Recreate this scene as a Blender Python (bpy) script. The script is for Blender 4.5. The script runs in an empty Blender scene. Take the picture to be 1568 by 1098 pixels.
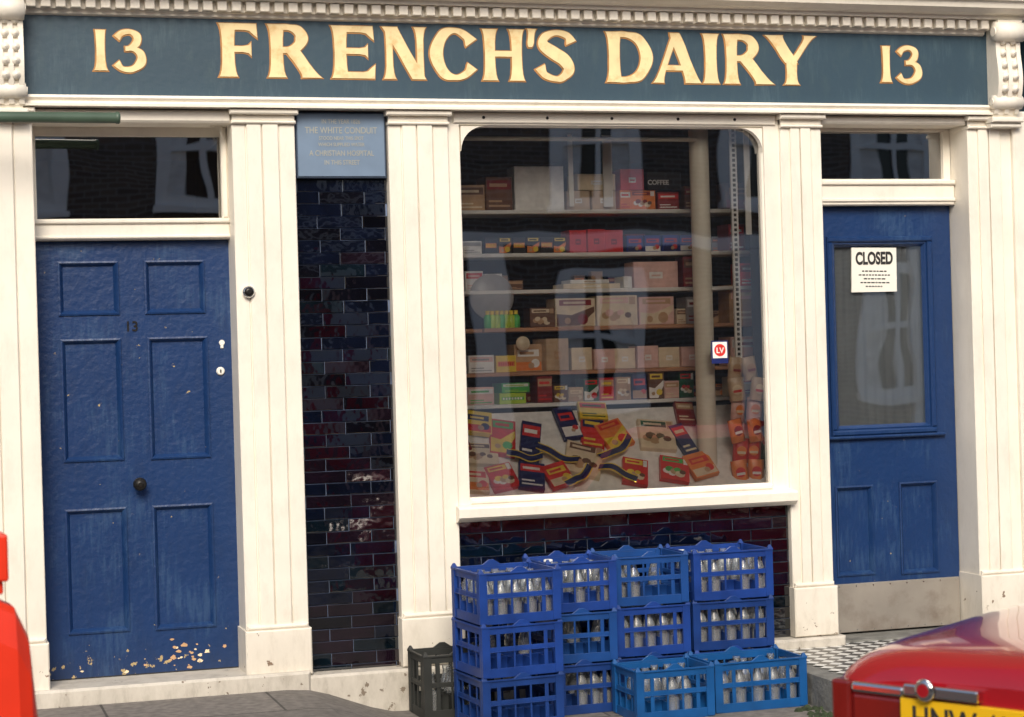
import bpy, math, random
from mathutils import Matrix, Vector
random.seed(7)
C=bpy.context; COL=C.scene.collection
# ------------------------------------------------------------------ materials
M={}
def nt(name):
    m=bpy.data.materials.new(name); m.use_nodes=True
    return m,m.node_tree.nodes,m.node_tree.links
def mat(name,col,rough=.5,metal=0,var=.15,scale=6,bump=.0,bscale=40,spec=.5,stretch=(1,1,1),coat=0,dark=None,dthr=(.55,.7),dscale=8):
    m,n,l=nt(name); b=n["Principled BSDF"]
    b.inputs["Roughness"].default_value=rough; b.inputs["Metallic"].default_value=metal
    b.inputs["Specular IOR Level"].default_value=spec; b.inputs["Coat Weight"].default_value=coat
    tc=n.new("ShaderNodeTexCoord"); mp=n.new("ShaderNodeMapping"); mp.inputs["Scale"].default_value=stretch
    l.new(tc.outputs["Object"],mp.inputs[0])
    nz=n.new("ShaderNodeTexNoise"); nz.inputs["Scale"].default_value=scale; nz.inputs["Detail"].default_value=4
    l.new(mp.outputs[0],nz.inputs["Vector"])
    r=n.new("ShaderNodeValToRGB"); e=r.color_ramp.elements
    e[0].position=.3; e[1].position=.7
    e[0].color=[c*(1-var) for c in col]+[1]; e[1].color=[min(1,c*(1+var)) for c in col]+[1]
    l.new(nz.outputs[0],r.inputs[0]); out=r.outputs[0]
    if dark:
        n2=n.new("ShaderNodeTexNoise"); n2.inputs["Scale"].default_value=dscale; n2.inputs["Detail"].default_value=5
        n2.inputs["Roughness"].default_value=.65
        l.new(mp.outputs[0],n2.inputs["Vector"])
        mr=n.new("ShaderNodeMapRange"); mr.inputs[1].default_value=dthr[0]; mr.inputs[2].default_value=dthr[1]
        l.new(n2.outputs[0],mr.inputs[0])
        mx=n.new("ShaderNodeMixRGB"); mx.inputs[2].default_value=list(dark)+[1]
        l.new(mr.outputs[0],mx.inputs[0]); l.new(out,mx.inputs[1]); out=mx.outputs[0]
    l.new(out,b.inputs["Base Color"])
    if bump:
        n3=n.new("ShaderNodeTexNoise"); n3.inputs["Scale"].default_value=bscale; n3.inputs["Detail"].default_value=2
        l.new(mp.outputs[0],n3.inputs["Vector"])
        bp=n.new("ShaderNodeBump"); bp.inputs["Strength"].default_value=bump; bp.inputs["Distance"].default_value=.01
        l.new(n3.outputs[0],bp.inputs["Height"]); l.new(bp.outputs[0],b.inputs["Normal"])
        if coat: l.new(bp.outputs[0],b.inputs["Coat Normal"])
    M[name]=m; return m
def weathered(name,col,rough,grime,chip,lowz,chipthr,bump=.15,coat=0,streak=None,streakcol=None,gmax=.35):
    """paint with grime and chips that get denser near the ground"""
    m=mat(name,col,rough,var=.06,scale=3,bump=bump,bscale=30,coat=coat)
    n=m.node_tree.nodes; l=m.node_tree.links; b=n["Principled BSDF"]
    src=b.inputs["Base Color"].links[0].from_socket
    tc=n.new("ShaderNodeTexCoord"); sp=n.new("ShaderNodeSeparateXYZ"); l.new(tc.outputs["Object"],sp.inputs[0])
    low=n.new("ShaderNodeMapRange"); low.inputs[1].default_value=lowz; low.inputs[2].default_value=-.05
    l.new(sp.outputs[2],low.inputs[0])
    nz=n.new("ShaderNodeTexNoise"); nz.inputs["Scale"].default_value=9; nz.inputs["Detail"].default_value=6; nz.inputs["Roughness"].default_value=.7
    mp=n.new("ShaderNodeMapping"); mp.inputs["Scale"].default_value=(1.6,1.6,.6); l.new(tc.outputs["Object"],mp.inputs[0]); l.new(mp.outputs[0],nz.inputs["Vector"])
    g=n.new("ShaderNodeMath"); g.operation='MULTIPLY'; l.new(low.outputs[0],g.inputs[0]); l.new(nz.outputs[0],g.inputs[1])
    g2=n.new("ShaderNodeMath"); g2.operation='ADD'; g2.inputs[1].default_value=0
    mrg=n.new("ShaderNodeMapRange"); mrg.inputs[1].default_value=.50; mrg.inputs[2].default_value=.8; mrg.inputs[4].default_value=gmax
    l.new(nz.outputs[0],mrg.inputs[0]); l.new(g.outputs[0],g2.inputs[0]); l.new(mrg.outputs[0],g2.inputs[1]); g2.use_clamp=True
    mx=n.new("ShaderNodeMixRGB"); mx.inputs[2].default_value=list(grime)+[1]; l.new(g2.outputs[0],mx.inputs[0]); l.new(src,mx.inputs[1])
    out=mx.outputs[0]
    if streak:
        ms=n.new("ShaderNodeMapping"); ms.inputs["Scale"].default_value=(1,1,.12); l.new(tc.outputs["Object"],ms.inputs[0])
        ns=n.new("ShaderNodeTexNoise"); ns.inputs["Scale"].default_value=55; ns.inputs["Detail"].default_value=4; ns.inputs["Roughness"].default_value=.7
        l.new(ms.outputs[0],ns.inputs["Vector"])
        nb=n.new("ShaderNodeTexNoise"); nb.inputs["Scale"].default_value=4; l.new(tc.outputs["Object"],nb.inputs["Vector"])
        mu=n.new("ShaderNodeMath"); mu.operation='MULTIPLY'; l.new(ns.outputs[0],mu.inputs[0]); l.new(nb.outputs[0],mu.inputs[1])
        mm=n.new("ShaderNodeMapRange"); mm.inputs[1].default_value=.27; mm.inputs[2].default_value=.40; mm.inputs[4].default_value=streak
        l.new(mu.outputs[0],mm.inputs[0])
        mx3=n.new("ShaderNodeMixRGB"); mx3.inputs[2].default_value=list(streakcol)+[1]; l.new(mm.outputs[0],mx3.inputs[0]); l.new(out,mx3.inputs[1]); out=mx3.outputs[0]
    nc=n.new("ShaderNodeTexNoise"); nc.inputs["Scale"].default_value=22; nc.inputs["Detail"].default_value=4; nc.inputs["Roughness"].default_value=.6
    l.new(tc.outputs["Object"],nc.inputs["Vector"])
    a=n.new("ShaderNodeMath"); a.operation='MULTIPLY_ADD'; a.inputs[1].default_value=.16; l.new(low.outputs[0],a.inputs[0]); l.new(nc.outputs[0],a.inputs[2])
    th=n.new("ShaderNodeMapRange"); th.inputs[1].default_value=chipthr; th.inputs[2].default_value=chipthr+.02; l.new(a.outputs[0],th.inputs[0])
    mx2=n.new("ShaderNodeMixRGB"); mx2.inputs[2].default_value=list(chip)+[1]; l.new(th.outputs[0],mx2.inputs[0]); l.new(out,mx2.inputs[1])
    l.new(mx2.outputs[0],b.inputs["Base Color"])
    return m
weathered("white_paint",(.85,.80,.70),.45,(.50,.45,.36),(.22,.15,.10),.5,.765,gmax=.28,bump=.1)
weathered("step_paint",(.70,.66,.58),.6,(.30,.27,.22),(.20,.16,.12),.3,.78)
weathered("door_blue",(.006,.032,.118),.40,(.012,.026,.065),(.42,.32,.16),.30,.715,bump=.3,streak=.38,streakcol=(.045,.10,.20))
weathered("fascia_blue",(.028,.062,.092),.5,(.050,.09,.105),(.22,.23,.2),.4,.76,bump=.1,streak=.30,streakcol=(.08,.135,.165),gmax=.6)
mat("gold_fill",(.88,.70,.38),.5,var=.12,scale=9,dark=(.66,.38,.12),dthr=(.52,.78),dscale=12)
mat("gold_edge",(.42,.20,.06),.6,var=.3,scale=12)
mat("grout",(.09,.12,.19),.9,var=.6,scale=6)
mat("tile_navy",(.0015,.003,.010),.05,var=.5,scale=10,bump=.12,bscale=11,spec=.9,coat=1)
mat("tile_teal",(.0015,.005,.009),.05,var=.5,scale=10,bump=.12,bscale=11,spec=.9,coat=1)
mat("tile_brown",(.006,.0025,.006),.06,var=.5,scale=10,bump=.12,bscale=11,spec=.9,coat=1)
mat("tile_black",(.0015,.0015,.004),.05,var=.5,scale=10,bump=.12,bscale=11,spec=.9,coat=1)
mat("plaque_blue",(.16,.23,.33),.45,var=.1,scale=8)
mat("plaque_text",(.36,.36,.31),.5,var=.1)
mat("plaque_edge",(.03,.05,.09),.5)
mat("dark_metal",(.03,.028,.026),.35,metal=.6)
mat("steel_kick",(.34,.31,.27),.45,metal=.35,var=.12,scale=5,bump=.05,dark=(.2,.16,.13),dthr=(.5,.8),dscale=6)
mat("chrome",(.75,.75,.74),.12,metal=1,var=.03)
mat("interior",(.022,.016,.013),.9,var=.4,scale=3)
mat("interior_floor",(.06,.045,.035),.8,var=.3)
mat("shelf_white",(.82,.80,.74),.5,var=.05)
mat("shelf_wood",(.50,.25,.12),.5,var=.2,stretch=(1,8,8))
mat("post_cream",(.84,.79,.64),.4,var=.06)
mat("pole_green",(.06,.10,.07),.45,var=.15)
mat("paper",(.82,.80,.72),.7,var=.04)
mat("ink",(.02,.02,.02),.7)
mat("curtain",(.40,.44,.46),.85,var=.08)
mat("asphalt",(.055,.053,.052),.85,var=.25,scale=14,bump=.5,bscale=150)
mat("kerb_stone",(.30,.29,.27),.8,var=.15,scale=10,bump=.3,bscale=60)
mat("check_white",(.66,.66,.62),.35,var=.15,scale=14)
mat("check_black",(.03,.03,.032),.3,var=.3,scale=14)
mat("platform_stone",(.17,.17,.155),.8,var=.3,scale=12,bump=.5,bscale=50)
mat("mould_green",(.03,.045,.02),.95,var=.5,scale=30,bump=.6,bscale=60)
mat("car_red",(.34,.006,.012),.14,var=.03,coat=1.0)
mat("car_glass",(.01,.012,.014),.05)
mat("tyre",(.02,.02,.02),.8)
mat("lamp_red",(.16,.012,.01),.15,coat=.6)
mat("rubber",(.015,.015,.015),.6)
mat("plate_yellow",(.85,.50,.01),.35,var=.03)
mat("barrier_red",(.78,.035,.008),.4,var=.08,scale=5)
mat("barrier_edge",(.50,.05,.01),.5,var=.1)
mat("crate_blue",(.011,.045,.225),.34,var=.25,scale=7,bump=.05)
mat("crate_blue_deep",(.009,.038,.17),.34,var=.25,scale=7,bump=.05)
mat("crate_blue_light",(.006,.078,.255),.36,var=.2,scale=7,bump=.05)
mat("crate_teal",(.008,.055,.22),.38,var=.2,scale=7)
mat("crate_grey",(.020,.022,.020),.6,var=.2,scale=7)
mat("opp_white",(.90,.90,.88),.6,var=.04)
mat("opp_glass",(.02,.024,.03),.1)
mat("opp_curtain",(.82,.81,.78),.9)
mat("slate",(.06,.065,.075),.7)
mat("milk_foil",(.80,.80,.78),.4,var=.05)
for k,c in dict(p_white=(.88,.86,.80),p_cream=(.82,.68,.46),p_tan=(.56,.35,.19),p_red=(.72,.035,.03),p_dred=(.28,.025,.025),p_orange=(.86,.25,.05),
    p_yellow=(.88,.64,.06),p_green=(.08,.48,.10),p_dgreen=(.02,.12,.06),p_blue=(.02,.06,.34),p_dblue=(.012,.02,.11),p_black=(.02,.02,.022),
    p_pink=(.82,.52,.44),p_brown=(.17,.08,.045),p_grey=(.36,.34,.32),p_lime=(.5,.7,.06),p_card=(.60,.44,.28)).items():
    mat(k,c,.34,var=.12,scale=24)
def brickmat(name,c1,c2,mortar,sc=1):
    m,n,l=nt(name); b=n["Principled BSDF"]; b.inputs["Roughness"].default_value=.85
    tc=n.new("ShaderNodeTexCoord"); sp=n.new("ShaderNodeSeparateXYZ"); cb=n.new("ShaderNodeCombineXYZ")
    l.new(tc.outputs["Object"],sp.inputs[0]); l.new(sp.outputs[0],cb.inputs[0]); l.new(sp.outputs[2],cb.inputs[1])
    br=n.new("ShaderNodeTexBrick"); br.inputs["Scale"].default_value=1; br.inputs["Brick Width"].default_value=.225
    br.inputs["Row Height"].default_value=.075; br.inputs["Mortar Size"].default_value=.008
    br.inputs["Color1"].default_value=c1+(1,); br.inputs["Color2"].default_value=c2+(1,); br.inputs["Mortar"].default_value=mortar+(1,)
    l.new(cb.outputs[0],br.inputs["Vector"]); l.new(br.outputs[0],b.inputs["Base Color"])
    M[name]=m
brickmat("brick_yellow",(.20,.14,.09),(.13,.085,.055),(.16,.15,.13))
brickmat("brick_brown",(.16,.12,.09),(.10,.075,.06),(.22,.21,.20))
def paving():
    m,n,l=nt("paving"); b=n["Principled BSDF"]; b.inputs["Roughness"].default_value=.85
    tc=n.new("ShaderNodeTexCoord")
    br=n.new("ShaderNodeTexBrick"); br.inputs["Scale"].default_value=1; br.inputs["Brick Width"].default_value=.75
    br.inputs["Row Height"].default_value=.6; br.inputs["Mortar Size"].default_value=.006
    br.inputs["Color1"].default_value=(.22,.20,.18,1); br.inputs["Color2"].default_value=(.18,.165,.15,1); br.inputs["Mortar"].default_value=(.07,.065,.06,1)
    l.new(tc.outputs["Object"],br.inputs["Vector"])
    nz=n.new("ShaderNodeTexNoise"); nz.inputs["Scale"].default_value=25; nz.inputs["Detail"].default_value=6; l.new(tc.outputs["Object"],nz.inputs["Vector"])
    mx=n.new("ShaderNodeMixRGB"); mx.blend_type='MULTIPLY'; mx.inputs[0].default_value=.8
    l.new(br.outputs[0],mx.inputs[1]); 
    r=n.new("ShaderNodeValToRGB"); r.color_ramp.elements[0].position=.3; r.color_ramp.elements[0].color=(.45,.45,.45,1); r.color_ramp.elements[1].position=.65
    l.new(nz.outputs[0],r.inputs[0]); l.new(r.outputs[0],mx.inputs[2]); l.new(mx.outputs[0],b.inputs["Base Color"])
    M["paving"]=m
paving()
def glassmat(name,boost,wob,tint=(1,1,1),milky=0):
    m,n,l=nt(name); n.remove(n["Principled BSDF"]); o=n["Material Output"]
    t=n.new("ShaderNodeBsdfTransparent"); t.inputs[0].default_value=tint+(1,); g=n.new("ShaderNodeBsdfGlossy"); g.inputs["Roughness"].default_value=.0 if not milky else .15
    g.inputs["Color"].default_value=(1,1,1,1)
    f=n.new("ShaderNodeFresnel"); f.inputs[0].default_value=1.5
    mu=n.new("ShaderNodeMath"); mu.operation='MULTIPLY'; mu.inputs[1].default_value=boost; mu.use_clamp=True
    base=t.outputs[0]
    if milky:
        df=n.new("ShaderNodeBsdfDiffuse"); df.inputs[0].default_value=(.9,.93,.93,1)
        m2=n.new("ShaderNodeMixShader"); m2.inputs[0].default_value=milky; l.new(t.outputs[0],m2.inputs[1]); l.new(df.outputs[0],m2.inputs[2]); base=m2.outputs[0]
    l.new(f.outputs[0],mu.inputs[0]); mx=n.new("ShaderNodeMixShader"); l.new(mu.outputs[0],mx.inputs[0]); l.new(base,mx.inputs[1]); l.new(g.outputs[0],mx.inputs[2])
    if wob:
        tc=n.new("ShaderNodeTexCoord"); nz=n.new("ShaderNodeTexNoise"); nz.inputs["Scale"].default_value=2.2; nz.inputs["Detail"].default_value=1
        l.new(tc.outputs["Object"],nz.inputs["Vector"]); bp=n.new("ShaderNodeBump"); bp.inputs["Strength"].default_value=wob; bp.inputs["Distance"].default_value=.02
        l.new(nz.outputs[0],bp.inputs["Height"]); l.new(bp.outputs[0],g.inputs["Normal"])
    l.new(mx.outputs[0],o.inputs[0]); M[name]=m
glassmat("window_glass",8.5,.07,(1,1,1))
glassmat("bottle_glass",2.5,.0,(.93,.96,.96),milky=.16)
# ------------------------------------------------------------------ mesh builder
class MB:
    def __init__(s): s.v=[];s.f=[];s.m=[];s.mats=[];s.X=None;s.sm=[]
    def mi(s,k):
        if k not in s.mats: s.mats.append(k)
        return s.mats.index(k)
    def add(s,vs,fs,k,smooth=False):
        o=len(s.v); i=s.mi(k)
        for p in vs:
            p=Vector(p)
            if s.X is not None: p=s.X@p
            s.v.append(tuple(p))
        for f in fs: s.f.append([o+a for a in f]); s.m.append(i); s.sm.append(smooth)
    def box(s,x0,x1,y0,y1,z0,z1,k,b=0):
        if b<=0:
            v=[(x,y,z) for x in(x0,x1) for y in(y0,y1) for z in(z0,z1)]
            s.add(v,[(0,1,3,2),(4,6,7,5),(0,4,5,1),(2,3,7,6),(0,2,6,4),(1,5,7,3)],k); return
        v=[(x0+b,y0,z0+b),(x1-b,y0,z0+b),(x1-b,y0,z1-b),(x0+b,y0,z1-b),(x0,y0+b,z0),(x1,y0+b,z0),(x1,y0+b,z1),(x0,y0+b,z1),(x0,y1,z0),(x1,y1,z0),(x1,y1,z1),(x0,y1,z1)]
        f=[(0,1,2,3),(0,4,5,1),(1,5,6,2),(2,6,7,3),(3,7,4,0),(4,8,9,5),(5,9,10,6),(6,10,11,7),(7,11,8,4),(11,10,9,8)]
        s.add(v,f,k)
    def quad(s,a,b,c,d,k): s.add([a,b,c,d],[(0,1,2,3)],k)
    def poly(s,pts,k): s.add(pts,[tuple(range(len(pts)))],k)
    def rings(s,rs,k,closed=True,cap0=True,cap1=True,smooth=True):
        n=len(rs[0]); v=[p for r in rs for p in r]; f=[]
        for i in range(len(rs)-1):
            for j in range(n if closed else n-1):
                a=i*n+j;b=i*n+(j+1)%n; f.append((a,b,b+n,a+n))
        s.add(v,f,k,smooth)
        if cap0: s.add(rs[0],[tuple(range(n))],k)
        if cap1: s.add(rs[-1],[tuple(range(n))],k)
    def lathe(s,c,prof,k,axis='z',n=16,smooth=True):
        rs=[]
        for r,h in prof:
            ring=[]
            for j in range(n):
                a=2*math.pi*j/n; p,q=r*math.cos(a),r*math.sin(a)
                ring.append({'z':(c[0]+p,c[1]+q,c[2]+h),'y':(c[0]+p,c[1]+h,c[2]+q),'x':(c[0]+h,c[1]+p,c[2]+q)}[axis])
            rs.append(ring)
        s.rings(rs,k,smooth=smooth)
    def extx(s,prof,x0,x1,k):
        n=len(prof); v=[(x0,y,z) for y,z in prof]+[(x1,y,z) for y,z in prof]
        s.add(v,[(j,(j+1)%n,(j+1)%n+n,j+n) for j in range(n)]+[tuple(range(n)),tuple(range(n,2*n))],k)
    def holed(s,x0,x1,z0,z1,y,holes,k,prof,kb=None):
        xs=sorted({x0,x1}|{h[0] for h in holes}|{h[1] for h in holes}); zs=sorted({z0,z1}|{h[2] for h in holes}|{h[3] for h in holes})
        for i in range(len(xs)-1):
            for j in range(len(zs)-1):
                cx=(xs[i]+xs[i+1])/2; cz=(zs[j]+zs[j+1])/2
                if any(h[0]<cx<h[1] and h[2]<cz<h[3] for h in holes): continue
                s.quad((xs[i],y,zs[j]),(xs[i+1],y,zs[j]),(xs[i+1],y,zs[j+1]),(xs[i],y,zs[j+1]),k)
        for h in holes:
            rs=[]
            for ins,dy in [(0,0)]+prof:
                rs.append([(h[0]+ins,y+dy,h[2]+ins),(h[1]-ins,y+dy,h[2]+ins),(h[1]-ins,y+dy,h[3]-ins),(h[0]+ins,y+dy,h[3]-ins)])
            s.rings(rs,k,cap0=False,cap1=kb is not None,smooth=False)
    def obj(s,name,parent=None,bevel=0):
        me=bpy.data.meshes.new(name); me.from_pydata(s.v,[],s.f)
        for k in s.mats: me.materials.append(M[k])
        me.polygons.foreach_set("material_index",s.m); me.polygons.foreach_set("use_smooth",s.sm); me.update()
        o=bpy.data.objects.new(name,me); COL.objects.link(o)
        if parent: o.parent=parent
        if bevel:
            md=o.modifiers.new("bevel","BEVEL"); md.width=bevel; md.segments=2; md.limit_method='ANGLE'; md.angle_limit=math.radians(50)
        return o
def grp(name):
    e=bpy.data.objects.new(name,None); COL.objects.link(e); e.empty_display_size=.1; return e
def text(name,body,loc,size,k,parent=None,rot=(math.pi/2,0,0),off=0,align='CENTER',sx=1,ext=.0004):
    c=bpy.data.curves.new(name,"FONT"); c.body=body; c.size=size; c.align_x=align; c.offset=off; c.extrude=ext
    c.materials.append(M[k]); o=bpy.data.objects.new(name,c); o.location=loc; o.rotation_euler=rot; o.scale=(sx,1,1); COL.objects.link(o)
    if parent: o.parent=parent
    return o
# ------------------------------------------------------------------ GROUND
g=MB(); g.quad((-60,-60,-.27),(60,-60,-.27),(60,40,-.27),(-60,40,-.27),"asphalt"); g.obj("road")
def pz(x):
    t=min(1,max(0,(x-1.62)/.55)); return -.006-.146*t*t*(3-2*t)
KY=-1.32
p=MB(); xs=[-30,-10,0]+[1+.1*i for i in range(16)]+[3,5,8,14,30]
for a,b in zip(xs,xs[1:]):
    p.quad((a,KY,pz(a)),(b,KY,pz(b)),(b,.6,pz(b)),(a,.6,pz(a)),"paving")
p.obj("pavement")
kb=MB(); x=-12.
while x<20:
    x2=x+.9; kb.add([(x+.004,KY-.14,-.28),(x2-.004,KY-.14,-.28),(x2-.004,KY-.14,pz(x2)-.01),(x+.004,KY-.14,pz(x)-.01),(x+.004,KY+.0,-.28),(x2-.004,KY+.0,-.28),(x2-.004,KY+.0,pz(x2)+.002),(x+.004,KY+.0,pz(x)+.002)],
        [(0,1,2,3),(3,2,6,7),(1,5,6,2),(0,3,7,4)],"kerb_stone"); x=x2
kb.obj("kerb")
pf=MB()
PX0,PX1,PY0=3.935,6.4,-1.10
pf.box(PX0,PX1,PY0,.19,-.16,-.006,"platform_stone",b=0)
ts=.058
k=ts*math.sqrt(2)/2
for i in range(-2,60):
    for j in range(0,42):
        cx=PX0+.14+i*k; cy=PY0+.12+j*k
        if (i+j)%2: continue
        if cx<PX0+.12 or cx>PX1-.05 or cy<PY0+.10 or cy>.12: continue
        kk=("check_white" if (i)%2==0 else "check_black")
        r=k*.96; pf.poly([(cx-r,cy,.0),(cx,cy-r,.0),(cx+r,cy,.0),(cx,cy+r,.0)],kk)
pf.obj("tiled_threshold",bevel=0)
ms=MB()
for i in range(60):
    x=random.uniform(3.80,3.94); y=random.uniform(-1.25,-.8); r=random.uniform(.006,.022)
    ms.lathe((x,y,pz(x)),[(r,0),(r*.8,r*.5),(r*.2,r*.8)],"mould_green",n=6)
ms.obj("moss")
# ------------------------------------------------------------------ SHOP BUILDING
B=grp("dairy_shop_building")
def pilaster(name,x0,x1,zb,bz,ztop=2.69,yb=.25,bx0=None,bx1=None):
    m=MB(); w=x1-x0
    m.box(x0,x1,.004,yb,zb,ztop,"white_paint")
    cuts=[0,.22,.47,.74,1] ; dy=[-.001,-.010,-.012,-.001]
    for i in range(4):
        a=x0+w*cuts[i]+(.0025 if i else -.0005); b=x0+w*cuts[i+1]-(.0025 if i<3 else -.0005)
        m.box(a,b,dy[i],.02,bz+.001,ztop-.06,"white_paint",b=.0035)
    bx0=bx0 or x0-.008; bx1=bx1 or x1+.008
    m.box(bx0,bx1,-.035,yb-.002,zb+.002,bz,"white_paint",b=.006)
    m.box(x0+.004,x1-.004,-.024,.02,bz+.0005,bz+.022,"white_paint",b=.008)
    m.box(x0-.004,x1+.004,-.022,yb-.003,ztop-.062,ztop-.048,"white_paint",b=.005)
    m.box(x0-.0,x1+.0,-.010,.02,ztop-.048,ztop-.02,"white_paint",b=.004)
    m.box(x0-.014,x1+.014,-.042,yb-.004,ztop-.02,ztop+.004,"white_paint",b=.006)
    return m.obj(name,B)
pilaster("pilaster_a",.20,.527,.02,.28)
pilaster("pilaster_b",1.43,1.725,.05,.27)
pilaster("pilaster_c",2.175,2.47,.05,.28)
pilaster("pilaster_d",4.21,4.435,.05,.30)
pilaster("pilaster_e",5.275,5.53,.0,.30)
w=MB()
w.box(-6,.20,.03,.3,-.3,2.70,"brick_brown")
w.box(5.66,14,.03,.3,-.3,3.3,"fascia_blue")
w.box(5.53,5.66,-.03,.3,-.3,2.72,"white_paint",b=.01)
w.box(-6,14,.02,.6,3.30,9.5,"brick_yellow")
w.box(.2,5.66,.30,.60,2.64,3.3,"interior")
w.box(-6,.38,.0,.3,2.7,3.3,"brick_brown")
w.obj("walls",B)
s=MB()
s.box(.0,1.715,-.075,.20,-.05,.072,"step_paint",b=.012)
s.box(1.70,4.47,-.062,.10,-.16,.048,"step_paint",b=.012)
s.box(4.47,5.28,.0,.30,-.02,.012,"platform_stone")
s.obj("plinth",B)
f=MB()
f.box(.385,5.50,-.01,.10,2.752,3.135,"fascia_blue")
f.obj("fascia_board",B)
f=MB()
f.extx([(-.02,2.752),(-.05,2.748),(-.055,2.735),(-.04,2.722),(-.045,2.712),(-.06,2.708),(-.06,2.697),(.10,2.695),(.10,2.752)],.385,5.50,"white_paint")
f.extx([(-.0115,3.112),(-.03,3.118),(-.035,3.132),(-.05,3.136),(.1,3.137),(.1,3.112)],.505,5.375,"white_paint")
x=.51
while x<5.37:
    f.box(x,x+.044,-.085,.0,3.138,3.184,"white_paint",b=.003); x+=.066
f.box(.385,5.50,-.05,.02,3.1375,3.185,"white_paint")
f.extx([(.02,3.186),(-.10,3.186),(-.105,3.204),(-.15,3.209),(-.19,3.229),(-.20,3.26),(-.22,3.265),(-.22,3.29),(.0,3.32),(.02,3.32)],.36,5.62,"white_paint")
f.obj("cornice",B)
def console(name,x0,x1):
    m=MB(); prof=[]
    zt,zb=3.178,2.68
    for i in range(25):
        t=i/24; z=zt+(zb-zt)*t
        y=-.145+.09*t+.035*math.sin(t*math.pi*2.0+.3)*(1-.4*t)
        prof.append((y,z))
    pr=prof+[(.1,zb),(.1,zt)]
    m.extx(pr,x0+.012,x1-.012,"white_paint")
    w=x1-x0
    for c in (.14,.5,.86):
        pr2=[(y-.012,z) for y,z in prof[1:-1]]+[(y+.02,z) for y,z in reversed(prof[1:-1])]
        m.extx(pr2,x0+w*c-.012,x0+w*c+.012,"white_paint")
    for i,(y,z) in enumerate(prof[5:22:3]):
        for c in (.32,.68):
            m.lathe((x0+w*c,y-.004,z),[(.001,-.022),(.018,-.012),(.022,0),(.012,.012)],"white_paint",axis='y',n=10)
    for (yy,zz,r) in ((-.11,3.12,.05),(-.075,2.76,.036)):
        m.lathe((x0,yy,zz),[(r*.3,-.004),(r,0),(r,w),(r*.3,w+.004)],"white_paint",axis='x',n=20)
        m.lathe((x0-.006,yy,zz),[(r*.5,-.002),(r*.5,w+.014)],"white_paint",axis='x',n=14)
    m.box(x0-.01,x1+.01,-.09,.1,2.655,2.68,"white_paint",b=.006)
    m.box(x0-.006,x1+.006,-.07,.1,2.63,2.653,"white_paint",b=.005)
    m.obj(name,B)
console("console_a",.375,.50); console("console_b",5.385,5.55)
wn=MB()
wn.holed(2.47,4.21,.80,2.695,.018,[(2.53,4.125,.825,2.635)],"white_paint",[(0,.012),(.008,.020),(.008,.052)])
R=.12
for sx,cx in ((1,2.538),(-1,4.117)):
    pts=[(cx,.05,2.627)]
    for i in range(9):
        a=math.radians(90*i/8); pts.append((cx+sx*R*(1-math.sin(a)),.05,2.627-R*(1-math.cos(a))))
    pts2=[(x,.0145,z) for x,y,z in pts]
    n=len(pts); 
    wn.add(pts+pts2,[tuple(range(n)),tuple(range(n,2*n))]+[(i,i+1,i+1+n,i+n) for i in range(n-1)]+[(n-1,0,n,2*n-1)],"white_paint")
wn.box(2.50,4.19,.006,.03,2.642,2.690,"white_paint",b=.004)
for xx in (2.652,2.975,3.31,3.66,3.965): wn.lathe((xx,.003,2.668),[(.0075,0),(.0075,.006)],"ink",axis='y',n=10)
wn.box(2.535,4.12,.008,.07,.803,.826,"white_paint",b=.006)
wn.extx([(.02,.8025),(-.05,.795),(-.062,.785),(-.062,.745),(-.05,.735),(-.03,.722),(.05,.720),(.05,.8025)],2.455,4.222,"white_paint")
wn.obj("window_frame",B)
gl=MB(); gl.quad((2.53,.062,.82),(4.125,.062,.82),(4.125,.062,2.64),(2.53,.062,2.64),"window_glass"); gl.obj("window_pane",B)
def tiles(name,x0,x1,z0,z1,y):
    m=MB(); m.quad((x0,y+.006,z0),(x1,y+.006,z0),(x1,y+.006,z1),(x0,y+.006,z1),"grout")
    H=.0575; L=.218; row=0; z=z1
    while z>z0+.005:
        za=max(z-H,z0); off=(row%2)*L/2+random.uniform(-.012,.012); x=x0-off
        while x<x1:
            a=max(x,x0)+.0015; b=min(x+L,x1)-.0015
            if b-a>.01:
                t=(z-z0)/(z1-z0)
                r=random.random(); brown=.04 if z1>1.5 and t>.55 else (.30 if z1>1.5 else .12)
                k="tile_brown" if r<brown else random.choice(["tile_navy","tile_navy","tile_navy","tile_teal","tile_black"])
                ax=random.gauss(0,.011); az=random.gauss(0,.014); cx=(a+b)/2; cz=(za+z)/2
                def Y(xx,zz,d): return y+d+(xx-cx)*ax+(zz-cz)*az
                zt=z-.0012; zb=za+.0012; ch=.0025
                o=[(a,zb),(b,zb),(b,zt),(a,zt)]; i_=[(a+ch,zb+ch),(b-ch,zb+ch),(b-ch,zt-ch),(a+ch,zt-ch)]
                vs=[(q[0],Y(q[0],q[1],.007),q[1]) for q in o]+[(q[0],Y(q[0],q[1],.0022),q[1]) for q in o]+[(q[0],Y(q[0],q[1],0),q[1]) for q in i_]
                m.add(vs,[(0,1,5,4),(1,2,6,5),(2,3,7,6),(3,0,4,7),(4,5,9,8),(5,6,10,9),(6,7,11,10),(7,4,8,11),(8,9,10,11)],k)
            x+=L
        z-=H; row+=1
    m.obj(name,B)
tiles("glazed_brick_strip",1.727,2.173,.05,2.372,.05)
tiles("glazed_brick_panel",2.472,4.208,.05,.719,.03)
bk=MB(); bk.box(1.727,2.173,.062,.25,.05,2.70,"interior"); bk.box(2.472,4.208,.042,.25,.05,.72,"interior"); bk.obj("backing",B)
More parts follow.
